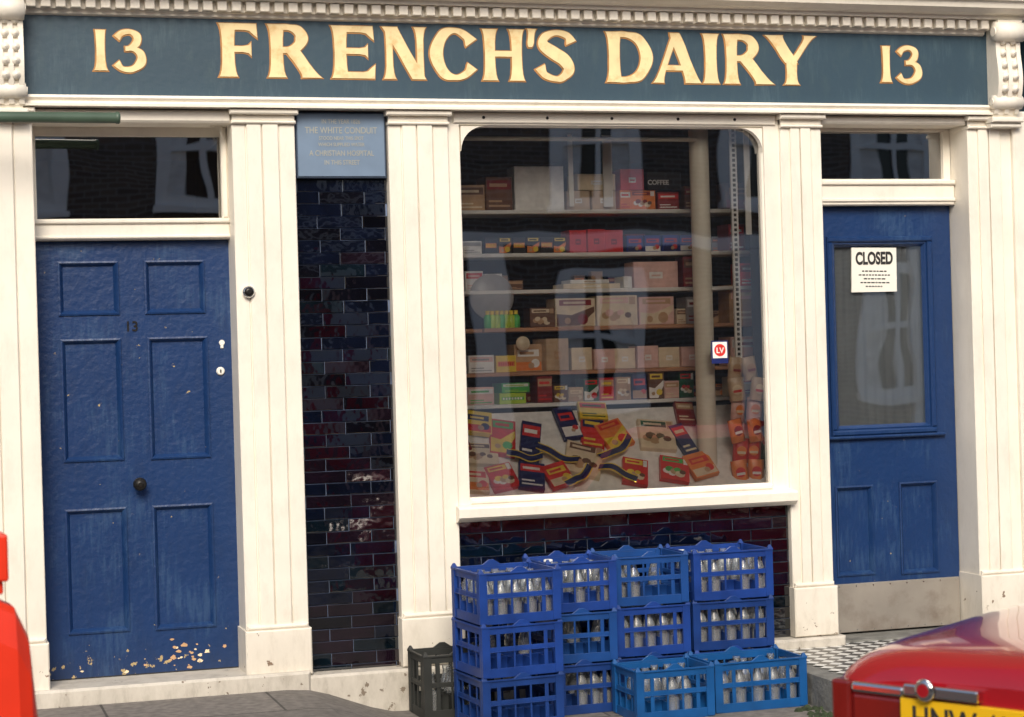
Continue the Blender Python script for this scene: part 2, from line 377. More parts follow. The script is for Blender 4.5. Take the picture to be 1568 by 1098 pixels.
# ---- doors
PR=[(0,-.007),(.008,-.009),(.014,-.002),(.024,.014)]
d=MB()
d.holed(.535,1.437,.078,2.100,.20,[(.635,.912,1.757,2.008),(1.03,1.312,1.757,2.008),(.638,.914,1.078,1.648),(1.036,1.318,1.075,1.648),(.636,.918,.28,.86),(1.036,1.32,.275,.86)],"door_blue",PR,"door_blue")
d.box(.535,1.437,.199,.24,.073,.078,"ink")
d.obj("blue_panel_door",B)
# bare primer showing where the bottom rail is worn through
wr=MB(); rw=random.Random(5)
for i in range(26):
    cx=rw.gauss(1.16,.07); cz=rw.gauss(.155,.028)
    if i%4==0: cx=rw.uniform(.60,1.40); cz=rw.uniform(.085,.12)
    rr=rw.uniform(.003,.013); wr.poly([(cx+rr*rw.uniform(.7,1.8)*math.cos(a*.785),.1990-.00003*i,cz+rr*rw.uniform(.5,1.1)*math.sin(a*.785)) for a in range(8)],"p_tan" if i%3 else "p_cream")
wr.obj("worn_paint",B)
h=MB()
h.lathe((.978,.20,.965),[(.026,0),(.026,-.006),(.012,-.010),(.012,-.03),(.024,-.038),(.032,-.052),(.028,-.068),(.010,-.076)],"dark_metal",axis='y',n=20)
h.lathe((1.375,.20,1.48),[(.020,0),(.020,-.006),(.015,-.010)],"shelf_white",axis='y',n=18); h.box(1.372,1.378,.186,.192,1.472,1.488,"ink")
h.lathe((1.385,.20,1.615),[(.013,0),(.013,-.006)],"shelf_white",axis='y',n=14); h.box(1.378,1.392,.192,.2,1.588,1.610,"shelf_white",b=.002)
h.lathe((1.485,-.02,1.845),[(.028,.012),(.028,-.004),(.022,-.008)],"chrome",axis='y',n=22); h.lathe((1.485,-.02,1.845),[(.021,-.0085),(.018,-.014),(.010,-.016)],"dark_metal",axis='y',n=18)
h.obj("door_furniture",B)
text("door_number","13",(.965,.196,1.68),.065,"dark_metal",B,off=.001)
t=MB()
t.box(.53,1.432,.15,.24,2.103,2.20,"white_paint",b=.006); t.box(.53,1.432,.135,.16,2.178,2.199,"white_paint",b=.006); t.box(.53,1.432,.14,.16,2.108,2.124,"white_paint",b=.005)
t.holed(.53,1.432,2.20,2.70,.19,[(.55,1.405,2.205,2.59)],"white_paint",[(0,.03)])
t.box(.5275,1.4295,.0,.188,2.632,2.69,"white_paint",b=.01)
t.box(1.400,1.4295,.145,.188,2.20,2.632,"white_paint",b=.008)
for sx,cx in ((-1,1.4),):
    pts=[(cx,.10,2.632)]
    for i in range(7):
        a=math.radians(15*i); pts.append((cx+sx*.07*(1-math.sin(a)),.10,2.632-.07*(1-math.cos(a))))
    t.poly(pts,"white_paint")
t.box(4.4375,5.273,.0,.17,2.65,2.69,"white_paint",b=.01)
t.box(4.4375,5.2725,.14,.24,2.245,2.375,"white_paint",b=.006); t.box(4.4375,5.2725,.125,.15,2.35,2.374,"white_paint",b=.006); t.box(4.4375,5.2725,.13,.15,2.262,2.282,"white_paint",b=.005)
t.holed(4.4375,5.2725,2.375,2.70,.18,[(4.47,5.232,2.385,2.635)],"white_paint",[(0,.03)])
t.obj("door_frames",B)
gl=MB(); gl.quad((.54,.215,2.2),(1.42,.215,2.2),(1.42,.215,2.6),(.54,.215,2.6),"window_glass"); gl.quad((4.46,.205,2.37),(5.24,.205,2.37),(5.24,.205,2.64),(4.46,.205,2.64),"window_glass"); gl.obj("transom_panes",B)
hi=MB()
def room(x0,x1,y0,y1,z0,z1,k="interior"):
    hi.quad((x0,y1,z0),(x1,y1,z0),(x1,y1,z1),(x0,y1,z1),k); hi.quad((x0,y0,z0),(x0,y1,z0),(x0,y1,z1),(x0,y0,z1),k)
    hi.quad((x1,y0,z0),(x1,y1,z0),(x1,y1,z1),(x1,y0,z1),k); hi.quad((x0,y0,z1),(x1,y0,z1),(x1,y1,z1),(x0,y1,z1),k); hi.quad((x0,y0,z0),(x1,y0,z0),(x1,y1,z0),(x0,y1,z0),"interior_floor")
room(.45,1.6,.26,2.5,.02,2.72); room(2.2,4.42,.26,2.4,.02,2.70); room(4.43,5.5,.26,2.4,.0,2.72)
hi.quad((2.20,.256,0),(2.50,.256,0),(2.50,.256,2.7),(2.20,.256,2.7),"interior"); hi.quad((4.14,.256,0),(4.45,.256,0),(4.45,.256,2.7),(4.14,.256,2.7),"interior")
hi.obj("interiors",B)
d=MB()
GX=(4.575,5.125,1.075,2.055)
d.holed(4.44,5.27,.02,2.242,.20,[GX,(4.555,4.775,.315,.785),(4.925,5.15,.305,.79)],"door_blue",PR,None)
d.quad((4.57,.2165,.3),(4.765,.2165,.3),(4.765,.2165,.79),(4.57,.2165,.79),"door_blue"); d.quad((4.94,.2165,.3),(5.14,.2165,.3),(5.14,.2165,.79),(4.94,.2165,.79),"door_blue")
x0,x1,z0,z1=4.545,5.155,1.045,2.085
for a in ((x0,x1,z0,z0+.03),(x0,x1,z1-.03,z1),(x0,x0+.03,z0+.0305,z1-.0305),(x1-.03,x1,z0+.0305,z1-.0305)): d.box(a[0],a[1],.178,.1995,a[2],a[3],"door_blue",b=.008)
d.box(4.50,5.2,.170,.1995,1.028,1.0445,"door_blue",b=.006)
d.obj("shop_door",B)
kp=MB(); kp.box(4.445,5.262,.188,.1995,.022,.275,"steel_kick",b=.003)
for i in range(9):
    for zz in (.035,.262): kp.lathe((4.46+i*.098,.187,zz),[(.004,0),(.003,-.002)],"chrome",axis='y',n=8)
kp.obj("kick_plate",B)
gl=MB(); gl.quad((4.57,.214,1.07),(5.13,.214,1.07),(5.13,.214,2.06),(4.57,.214,2.06),"window_glass"); gl.obj("shop_door_pane",B)
cu=MB(); n=90
pts=[(4.50+.70*i/n, .240+.004*math.sin(i*.9)+.003*math.sin(i*.37)) for i in range(n+1)]
for i in range(n): cu.add([(pts[i][0],pts[i][1],1.03),(pts[i+1][0],pts[i+1][1],1.03),(pts[i+1][0],pts[i+1][1],2.10),(pts[i][0],pts[i][1],2.10)],[(0,1,2,3)],"curtain",True)
cu.obj("net_curtain",B)
# ------------------------------------------------------------------ sign lettering
L=MB(); cnt=[0]
INF=.0055
def inflate(q,r):
    n=len(q); ar=sum(q[i][0]*q[(i+1)%n][1]-q[(i+1)%n][0]*q[i][1] for i in range(n)); sg=1 if ar>0 else -1; out=[]
    for i in range(n):
        a,b,c=q[i-1],q[i],q[(i+1)%n]
        d1=(b[0]-a[0],b[1]-a[1]); d2=(c[0]-b[0],c[1]-b[1]); l1=math.hypot(*d1) or 1e-9; l2=math.hypot(*d2) or 1e-9
        n1=(d1[1]/l1*sg,-d1[0]/l1*sg); n2=(d2[1]/l2*sg,-d2[0]/l2*sg); nx,ny=n1[0]+n2[0],n1[1]+n2[1]; ln=math.hypot(nx,ny) or 1e-9
        nx/=ln; ny/=ln; k=min(1.8,1/max(.3,nx*n1[0]+ny*n1[1])); out.append((b[0]+nx*r*k,b[1]+ny*r*k))
    return out
class Gly:
    def __init__(s,x0,z0,w,h): s.x0,s.z0,s.w,s.h=x0,z0,w,h
    def put(s,pts):
        cnt[0]+=1; q=[(s.x0+a*s.h,s.z0+b*s.h) for a,b in pts]
        L.poly([(a,-.0150-cnt[0]*.00003,b) for a,b in q],"gold_fill")
        L.poly([(a-.0016,-.0110-cnt[0]*.00003,b-.0016) for a,b in inflate(q,INF)],"gold_edge")
    def diag(s,x0,y0,x1,y1,T,f0=1.5,f1=1.5):
        ln=math.hypot(x1-x0,y1-y0); hw=T/2*ln/abs(y1-y0)
        fs=[(0,f0),(.04,1+(f0-1)*.62),(.12,1+(f0-1)*.25),(.25,1.0),(.5,.94),(.75,1.0),(.88,1+(f1-1)*.25),(.96,1+(f1-1)*.62),(1,f1)]
        l=[];r=[]
        for t,f in fs:
            cx=x0+(x1-x0)*t; cy=y0+(y1-y0)*t; l.append((cx-hw*f,cy)); r.append((cx+hw*f,cy))
        s.put(l+r[::-1])
    def barT(s,x0,x1,yt,sg,t=.12,wd=.27):
        s.put([(x0,yt),(x1,yt),(x1+.02,yt+sg*wd),(x1-.05,yt+sg*(wd-.06)),(x1-.13,yt+sg*t*1.15),(x1-.22,yt+sg*t),(x0,yt+sg*t)])
    def barM(s,x0,x1,y,t=.11,wd=.13):
        s.put([(x0,y-t/2),(x1-.16,y-t/2),(x1-.05,y-t/2-.02),(x1,y-wd),(x1,y+wd),(x1-.05,y+t/2+.02),(x1-.16,y+t/2),(x0,y+t/2)])
    def bar(s,x0,x1,y,t=.11): s.put([(x0,y-t/2),(x1,y-t/2),(x1,y+t/2),(x0,y+t/2)])
    def brush(s,P,W):
        n=len(P); pts=[];ws=[]
        for i in range(n-1):
            p0=P[max(i-1,0)];p1=P[i];p2=P[i+1];p3=P[min(i+2,n-1)]
            for k in range(8):
                t=k/8; f=lambda a,b,c,d:.5*((2*b)+(-a+c)*t+(2*a-5*b+4*c-d)*t*t+(-a+3*b-3*c+d)*t**3)
                pts.append((f(p0[0],p1[0],p2[0],p3[0]),f(p0[1],p1[1],p2[1],p3[1]))); ws.append(W[i]+(W[i+1]-W[i])*(t*t*(3-2*t)))
        pts.append(P[-1]);ws.append(W[-1])
        cnt[0]+=1
        for grow,base,k,ox in ((0,-.0150,"gold_fill",0),(INF/s.h,-.0110,"gold_edge",-.0016)):
            l=[];r=[]; N=len(pts)
            for i,(x,y) in enumerate(pts):
                a=pts[max(i-1,0)];b=pts[min(i+1,N-1)]; dx=b[0]-a[0];dy=b[1]-a[1];d=math.hypot(dx,dy) or 1
                e=0
                if i==0: e=-grow
                if i==N-1: e=grow
                hw=ws[i]/2+grow; x+=dx/d*e; y+=dy/d*e
                l.append((s.x0+(x-dy/d*hw)*s.h+ox,s.z0+(y+dx/d*hw)*s.h+ox)); r.append((s.x0+(x+dy/d*hw)*s.h+ox,s.z0+(y-dx/d*hw)*s.h+ox))
            yy=base-cnt[0]*.00003
            for i in range(N-1): L.poly([(q[0],yy,q[1]) for q in (l[i],l[i+1],r[i+1],r[i])],k)
T=.235
def letter(ch,x0,x1,z0,z1):
    h=z1-z0; w=(x1-x0)/h; G=Gly(x0,z0,w,h)
    if ch in "FE":
        G.diag(.19,0,.19,1,T); G.barT(.2,w-.02,1,-1); G.barM(.2,w-.12,.52)
        if ch=="E": G.barT(.2,w,0,1)
    elif ch=="R":
        G.diag(.18,0,.18,1,T); G.brush([(.2,.945),(.42,.945),(.60,.88),(.66,.74),(.58,.59),(.40,.52),(.2,.52)],[.11,.11,.19,.24,.18,.11,.11])
        G.diag(w-.12,0,.46,.54,T,1.35,1.0)
    elif ch=="N":
        G.diag(.14,0,.14,1,.13,1.9,1.5); G.diag(w-.12,0,w-.12,1,.13,1.2,1.9); G.diag(w-.15,0,.15,1,T,1.0,1.15)
    elif ch=="C":
        G.brush([(w-.02,.72),(w-.13,.86),(.52,.955),(.28,.86),(.14,.5),(.28,.14),(.52,.045),(w-.13,.12),(w-.01,.27)],[.26,.15,.10,.20,.26,.20,.10,.13,.22])
    elif ch=="H":
        G.diag(.17,0,.17,1,.21); G.diag(w-.17,0,w-.17,1,.21); G.bar(.2,w-.2,.52)
    elif ch=="'":
        G.diag(.03,.66,.07,1.02,.13,.5,1.5)
    elif ch=="S":
        G.brush([(w-.07,.76),(w-.15,.90),(.40,.955),(.17,.86),(.15,.70),(.36,.55),(w-.22,.42),(w-.13,.24),(w-.26,.08),(.38,.045),(.16,.12),(.06,.28)],[.22,.13,.10,.16,.22,.25,.25,.22,.14,.10,.13,.22])
    elif ch=="D":
        G.diag(.18,0,.18,1,T); G.brush([(.2,.945),(.45,.945),(.72,.84),(w-.12,.5),(.72,.16),(.45,.055),(.2,.055)],[.11,.11,.2,.26,.2,.11,.11])
    elif ch=="A":
        G.diag(.10,0,w*.49,1,.12,1.9,.9); G.diag(w-.14,0,w*.47,1,.24,1.35,.8); G.bar(.24,w-.26,.30,.10)
    elif ch in "I1": G.diag(w/2,0,w/2,1,.25 if ch=="I" else .21,1.45 if ch=="I" else 1.6,1.45 if ch=="I" else 1.2)
    elif ch=="Y":
        G.diag(w*.5,.44,.13,1,.25,.9,1.35); G.diag(w*.52,.44,w-.09,1,.12,.9,1.9); G.diag(w*.5,0,w*.5,.50,.23,1.5,1)
    elif ch=="3":
        G.brush([(.10,.80),(.22,.92),(.42,.955),(.58,.85),(.56,.68),(.40,.56),(.30,.545)],[.17,.13,.11,.18,.18,.11,.10])
        G.brush([(.30,.55),(.50,.54),(.66,.42),(.66,.22),(.46,.06),(.22,.06),(.08,.20)],[.10,.11,.18,.22,.14,.11,.18])
for ch,a,b in [("F",1.375,1.56),("R",1.605,1.845),("E",1.905,2.115),("N",2.155,2.37),("C",2.385,2.60),("H",2.645,2.865),("'",2.885,2.91),("S",2.925,3.12),
    ("D",3.28,3.525),("A",3.53,3.775),("I",3.79,3.885),("R",3.905,4.16),("Y",4.15,4.405)]:
    letter(ch,a,b,2.845,3.093)
for a,b,c,d2 in ((.81,.87,.895,1.035),(4.78,4.84,4.865,5.005)):
    letter("1",a,b,2.865,3.05); letter("3",c,d2,2.862,3.052)
L.obj("shop_sign_lettering")
PL=grp("wall_plaque"); m=MB()
m.box(1.733,2.168,.02,.06,2.376,2.690,"plaque_edge",b=.003); m.box(1.741,2.160,.015,.03,2.384,2.682,"plaque_blue",b=.002); m.obj("plate",PL)
for tx,z,sz in (("IN THE YEAR 1826",2.634,.029),("THE WHITE CONDUIT",2.588,.043),("STOOD NEAR THIS SPOT",2.557,.024),("WHICH SUPPLIED WATER",2.527,.024),("A CHRISTIAN HOSPITAL",2.482,.036),("IN THIS STREET",2.440,.031),):
    text("line",tx,(1.951,.0140,z),sz,"plaque_text",PL,off=.0002,sx=.80)
CS=grp("closed_sign"); m=MB(); m.X=Matrix.Translation((4.822,.207,1.91))@Matrix.Rotation(math.radians(1.2),4,'Y')
m.quad((-.132,0,-.118),(.132,0,-.112),(.13,0,.118),(-.13,0,.116),"paper")
for i,(a,b) in enumerate(((-.07,.07),(-.09,.08),(-.06,.05),(-.08,.09),(-.05,.04))):
    zz=-.01-i*.02; x=a
    while x<b:
        wl=random.uniform(.008,.022); m.quad((x,-.0006,zz),(x+wl,-.0006,zz),(x+wl,-.0006,zz+.007),(x,-.0006,zz+.007),"ink"); x+=wl+.005
m.obj("card",CS)
text("closed_text","CLOSED",(4.824,.2055,1.942),.088,"ink",CS,off=.0035,sx=.66)
ST=grp("window_sticker"); m=MB(); m.box(3.826,3.916,.0575,.0605,1.445,1.56,"p_dblue"); m.box(3.832,3.910,.0565,.058,1.472,1.553,"p_white"); m.lathe((3.871,.056,1.512),[(.031,0),(.031,.001)],"p_red",axis='y',n=24)
m.obj("card",ST); text("sticker_text","LV",(3.871,.0553,1.498),.038,"p_white",ST,off=.001)
# ------------------------------------------------------------------ shelves and goods
SH=grp("shop_shelves"); m=MB()
SZ=[(2.255,"shelf_white"),(2.035,"shelf_white"),(1.848,"shelf_white"),(1.655,"shelf_wood"),(1.43,"shelf_wood"),(1.268,"shelf_white")]
for z,k in SZ: m.box(2.30,4.36,.45,.72,z-.020,z,k,b=.003)
m.obj("boards",SH)
m=MB(); m.lathe((3.855,.22,.80),[(.05,0),(.05,1.84)],"post_cream",n=24)
m.lathe((2.5,.17,2.585),[(.011,0),(.011,1.32)],"post_cream",axis='x',n=12)
m.box(4.02,4.055,.20,.215,.85,2.66,"shelf_white")
for i in range(70): m.box(4.030,4.045,.1985,.1995,.87+i*.0255,.885+i*.0255,"ink")
m.box(3.42,3.47,.46,.472,2.27,2.66,"shelf_white"); m.box(3.225,3.25,.44,.45,2.27,2.66,"post_cream"); m.box(4.08,4.11,.16,.17,2.1,2.66,"shelf_white")
m.obj("uprights",SH)
DB=MB(); DB.add([(2.50,.10,.828),(4.14,.10,.828),(4.14,.44,1.225),(2.50,.44,1.225),(2.5,.1,.80),(4.14,.1,.80)],[(0,1,2,3),(4,5,1,0)],"p_white"); DB.obj("display_board",SH)
text("carton_text","COFFEE",(3.725,.4665,2.385),.034,"p_white",SH,off=.0008)
def pack(m,w,h,d,base,acc,acc2,style=0):
    m.box(-w/2,w/2,0,d,0,h,base,b=.003)
    e=-.0006
    def r(a,b,c,dd,k,l=0): m.quad((-w/2+a*w,e-l*.0004,c*h),(-w/2+b*w,e-l*.0004,c*h),(-w/2+b*w,e-l*.0004,dd*h),(-w/2+a*w,e-l*.0004,dd*h),k)
    def disc(cx,cz,rr,k,l=0,n=16,sq=1): m.poly([(-w/2+cx*w+rr*math.cos(i*2*math.pi/n),e-l*.0004,cz*h+sq*rr*math.sin(i*2*math.pi/n)) for i in range(n)],k)
    if style==0:
        r(.05,.95,.62,.90,acc); r(.14,.8,.70,.80,acc2,1); r(.1,.9,.1,.16,acc2); r(.1,.6,.24,.30,acc2)
    elif style==1:
        for q in range(7): disc(.22+.09*q,.34+.10*math.sin(q*2.1),min(w,h)*(.15+.04*math.sin(q*3)),[acc,acc2,acc,"p_tan",acc2,"p_cream","p_brown"][q],q,8,.8)
        r(.08,.78,.74,.93,acc2); r(.15,.65,.80,.87,base,1); r(.80,.95,.70,.95,acc)
    elif style==2:
        r(.04,.96,.04,.35,acc); r(.12,.88,.55,.8,acc2); r(.2,.7,.62,.72,base,1); disc(.75,.3,min(w,h)*.16,acc2,1); disc(.6,.22,min(w,h)*.12,"p_tan",2,8)
    elif style==3:
        m.poly([(-w/2+a*w,e,b*h) for a,b in ((.03,.03),(.6,.03),(.97,.5),(.97,.7),(.4,.4),(.03,.45))],acc)
        disc(.68,.25,min(w,h)*.2,acc2,1,10); disc(.3,.2,min(w,h)*.12,"p_tan",1,8)
        r(.1,.9,.74,.94,acc2); r(.2,.75,.8,.88,base,1)
    elif style==4:
        r(.35,.65,.35,.6,acc); r(.4,.6,.43,.5,base,1)
    elif style==5:
        r(.08,.92,.35,.65,acc)
        x=.12
        while x<.86: r(x,x+.07,.40,.60,acc2,1); x+=.11
    elif style==6: pass
G1=MB()
def shelfrow(z,items,y=.47):
    for it in items:
        cx,w,h,dp,b,a1,a2,st=it[:8]; dz=it[8] if len(it)>8 else 0; rz=it[9] if len(it)>9 else random.uniform(-5,5)
        G1.X=Matrix.Translation((cx,y+(random.uniform(-.008,.02) if st!=6 else 0),z+dz+.0008))@Matrix.Rotation(math.radians(rz),4,'Z')
        pack(G1,w,h,dp,b,a1,a2,st)
def XX(px): return 2.65+(px-706)*.00345+ (px-706)**2*4.2e-7
def it(p0,p1,h,b,a1,a2,st,dz=0,rz=None,dp=.14):
    a,b2=XX(p0),XX(p1); q=[(a+b2)/2,(b2-a)*.985,h,dp,b,a1,a2,st,dz]
    if rz is not None: q.append(rz)
    return q
shelfrow(2.255,[it(700,745,.13,"p_tan","p_brown","p_cream",0),it(745,787,.17,"p_brown","p_dred","p_tan",0),it(790,865,.225,"p_white","p_white","p_white",4,0,-2),
  it(870,905,.10,"p_card","p_white","p_orange",4),it(907,945,.10,"p_card","p_white","p_orange",4),it(885,945,.085,"p_cream","p_white","p_orange",4,.101),
  it(948,965,.10,"p_orange","p_white","p_red",0),it(965,1003,.10,"p_orange","p_white","p_dred",1),it(950,986,.11,"p_red","p_white","p_orange",4,.101),it(1006,1038,.09,"p_dred","p_red","p_white",0),it(990,1042,.095,"p_black","p_brown","p_white",6,.101,0),
  it(1045,1065,.12,"p_brown","p_dred","p_tan",0),it(1108,1160,.14,"p_brown","p_dred","p_tan",2)])
shelfrow(2.035,[it(708,738,.065,"p_white","p_grey","p_grey",0)]+[it(742+i*21,762+i*21,.082,"p_black","p_orange","p_yellow",3 if i%2 else 5,0,0) for i in range(6)]+
  [it(870,896,.115,"p_red","p_dred","p_white",4,0,0),it(897,924,.118,"p_red","p_dred","p_white",4,0,1),it(925,953,.115,"p_red","p_dred","p_white",4,0,0)]+
  [it(958+i*26,983+i*26,.085,"p_blue","p_white" if i%2 else "p_dblue","p_red",2,0,0) for i in range(4)]+[it(1110,1135,.14,"p_dred","p_red","p_white",0)])
shelfrow(1.848,[it(712,740,.10,"p_white","p_red","p_pink",0),it(741,768,.085,"p_white","p_red","p_orange",2),it(858,948,.026,"p_cream","p_white","p_tan",4),it(870,930,.02,"p_white","p_tan","p_tan",4,.027),
  it(966,1034,.135,"p_pink","p_white","p_pink",4,0,0),it(950,963,.06,"p_white","p_white","p_grey",4),it(1040,1070,.16,"p_dred","p_brown","p_tan",0),it(1125,1160,.12,"p_red","p_dred","p_white",0),
  it(775,800,.05,"p_brown","p_tan","p_tan",0)])
shelfrow(1.655,[it(808,846,.10,"p_brown","p_tan","p_cream",1),it(845,907,.145,"p_cream","p_brown","p_dred",3),it(909,971,.155,"p_cream","p_tan","p_pink",1),it(973,1027,.145,"p_pink","p_cream","p_tan",3),it(1030,1046,.08,"p_cream","p_brown","p_tan",0),it(1043,1075,.14,"p_grey","p_white","p_dred",0),
  it(1110,1165,.2,"p_tan","p_pink","p_cream",0)])
shelfrow(1.43,[it(712,752,.09,"p_white","p_pink","p_grey",0),it(754,785,.085,"p_yellow","p_orange","p_red",5),it(783,826,.14,"p_tan","p_orange","p_white",2),it(828,866,.165,"p_card","p_tan","p_cream",4,0,12)]+
  [it(869+i*33,901+i*33,.105 if i%3 else .115,"p_pink" if i%2 else "p_cream","p_white","p_tan",4,0,0) for i in range(6)]+[it(1110,1160,.15,"p_pink","p_white","p_dred",0)])
shelfrow(1.268,[it(708,750,.09,"p_pink","p_white","p_green",0),it(757,798,.055,"p_lime","p_green","p_white",5),it(762,806,.05,"p_green","p_white","p_lime",0,.056)]+
  [it(815+i*24,838+i*24,random.uniform(.07,.14),["p_dred","p_brown","p_card","p_dgreen","p_red","p_tan","p_dblue","p_brown","p_pink","p_dgreen"][i],"p_white" if i%2 else "p_tan",["p_red","p_yellow","p_cream"][i%3],i%4) for i in range(10)]+[it(1110,1160,.1,"p_cream","p_white","p_dred",0)])
rb=random.Random(3)
for z in (2.035,1.848,1.655,1.268):
    x=2.62
    while x<4.2:
        wd=rb.uniform(.05,.12); hh=rb.uniform(.05,.11); 
        if rb.random()<.6:
            G1.X=Matrix.Translation((x+wd/2,.64+rb.uniform(-.01,.01),z+.0008)); pack(G1,wd*.95,hh,.05,rb.choice(["p_brown","p_dred","p_brown","p_grey","p_tan","p_dblue","p_brown"]),rb.choice(["p_tan","p_brown","p_dred"]),rb.choice(["p_tan","p_orange"]),rb.choice([0,2,3]))
        x+=wd+rb.uniform(0,.04)
G1.X=None
G1.lathe((2.80,.455,1.815),[(.001,-.004),(.115,0),(.118,.004),(.115,.008),(.001,.010)],"p_grey",axis='y',n=32)
for i in range(7):
    x=2.765+i*.025; z=1.656
    G1.lathe((x,.425,z),[(.018,0),(.021,.01),(.021,.055),(.010,.068)],"p_lime" if i%3 else "p_green",n=12); G1.lathe((x,.425,z),[(.011,.0682),(.011,.088)],"p_yellow",n=10)
G1.box(2.74,2.94,.40,.449,1.636,1.6555,"shelf_wood")
G1.lathe((2.955,.445,1.575),[(.001,-.002),(.036,0),(.036,.006)],"p_cream",axis='y',n=24)
G1.obj("grocery_packets_on_shelves")
DP=MB(); dirs=Vector((0,.34,.397)).normalized(); nrm=Vector((0,-.397,.34)).normalized()
Mx=Matrix(((1,0,0),(0,-nrm.y,dirs.y),(0,-nrm.z,dirs.z))).to_4x4()
def disp(x,t,w,h,rot,b,a1,a2,st,lift=.0,d=.03):
    c=Vector((x,.10,.828))+Vector((0,.34,.397))*t + nrm*(d+lift)
    DP.X=Matrix.Translation(c)@Mx@Matrix.Rotation(math.radians(rot),4,'Y')@Matrix.Translation((0,0,-h/2)); pack(DP,w,h,d,b,a1,a2,st)
D_=[(2.60,.18,.13,.15,8,"p_cream","p_orange","p_red",2),(2.735,.19,.14,.15,-12,"p_red","p_white","p_yellow",1),(2.885,.18,.13,.16,12,"p_dblue","p_red","p_white",0),(3.02,.17,.13,.14,-16,"p_red","p_cream","p_yellow",2),
(3.18,.36,.19,.20,20,"p_cream","p_tan","p_brown",1),(3.43,.18,.13,.16,15,"p_red","p_white","p_yellow",1),
(3.64,.18,.15,.15,14,"p_red","p_white","p_green",1),(3.785,.21,.14,.15,-14,"p_orange","p_cream","p_red",2),
(2.65,.48,.19,.13,6,"p_cream","p_tan","p_brown",1),(2.79,.66,.13,.22,12,"p_red","p_yellow","p_green",3),(2.925,.58,.10,.26,16,"p_dblue","p_red","p_white",0),(2.68,.84,.14,.14,12,"p_yellow","p_red","p_dblue",2),
(3.27,.68,.12,.22,14,"p_red","p_dblue","p_yellow",0),(3.38,.64,.15,.17,-18,"p_orange","p_yellow","p_red",3),(3.15,.80,.10,.2,-6,"p_dblue","p_white","p_red",2),(3.30,.93,.15,.11,6,"p_yellow","p_red","p_dgreen",0),
(3.61,.62,.19,.19,8,"p_cream","p_tan","p_dgreen",1),(3.745,.54,.08,.20,-14,"p_dblue","p_red","p_cream",0),(3.80,.87,.10,.14,6,"p_dred","p_tan","p_cream",0),(2.56,.64,.09,.14,-8,"p_dred","p_cream","p_yellow",0)]
for i,a in enumerate(D_): disp(*a,lift=.0015*(i%4)*3)
def ribbon(x,t,ln,rot,k1,lift,cur):
    c=Vector((x,.10,.828))+Vector((0,.34,.397))*t+nrm*lift
    DP.X=Matrix.Translation(c)@Mx@Matrix.Rotation(math.radians(rot),4,'Y')
    N=12
    for i in range(N):
        for wd,kk,dz in ((.023,"p_yellow",0),(.0165,k1,-.001)):
            a,b=-ln/2+ln*i/N,-ln/2+ln*(i+1)/N; ya,yb=[.010*math.sin(q/ln*8)+dz for q in (a,b)]; za,zb=[cur*((q/ln*2)**2-.5) for q in (a,b)]
            DP.quad((a,ya,za-wd),(b,yb,zb-wd),(b,yb,zb+wd),(a,ya,za+wd),kk)
for r_ in ((3.04,.40,.22,30,"p_dblue",.052,.02),(3.33,.15,.20,30,"p_dblue",.053,-.02),(3.36,.44,.22,-32,"p_dblue",.050,.03),(3.12,.12,.17,-34,"p_dblue",.054,.02),(2.87,.40,.18,14,"p_dblue",.050,.02)): ribbon(*r_)
for r_ in range(6):
    for c_ in range(2):
        x=4.0+c_*.085+random.uniform(-.01,.01)+.0; z=.83+r_*.105
        DP.X=Matrix.Translation((x,.13+.03*(r_%2),z))@Matrix.Rotation(math.radians(random.uniform(-12,12)),4,'Y')@Matrix.Rotation(math.radians(random.uniform(-12,12)),4,'Z')
        k=[("p_orange","p_red","p_white"),("p_red","p_orange","p_cream"),("p_orange","p_dred","p_white"),("p_pink","p_orange","p_cream"),("p_card","p_cream","p_red"),("p_card","p_tan","p_dred")][r_]
        w,hh=.085,.12; prof=[(0,.004),(.02,.012),(.06,.02),(.10,.012),(.12,.004)]
        rs=[]
        for zz,th in prof: rs.append([(-w/2,0,zz),(-w/4,-th,zz),(w/4,-th,zz),(w/2,0,zz),(w/4,th,zz),(-w/4,th,zz)])
        DP.rings(rs,k[0]); DP.poly([(.026*math.cos(i*.524),-.0212,.06+.026*math.sin(i*.524)) for i in range(12)],k[1]); DP.quad((-.022,-.022,.045),(.022,-.022,.045),(.022,-.022,.058),(-.022,-.022,.058),k[2])
DP.X=None
DP.obj("grocery_packets_on_display")
# ------------------------------------------------------------------ pole
m=MB(); m.lathe((-3.2,-.30,2.613),[(.024,0),(.024,4.07),(.027,4.072),(.027,4.085),(.020,4.09)],"pole_green",axis='x',n=20)
m.box(-.30,-.26,-.30,.03,2.60,2.625,"pole_green"); m.lathe((-.28,.03,2.613),[(.05,0),(.05,-.012)],"pole_green",axis='y',n=16)
m.box(-2.9,-2.86,-.30,.03,2.60,2.625,"pole_green")
m.obj("awning_pole")
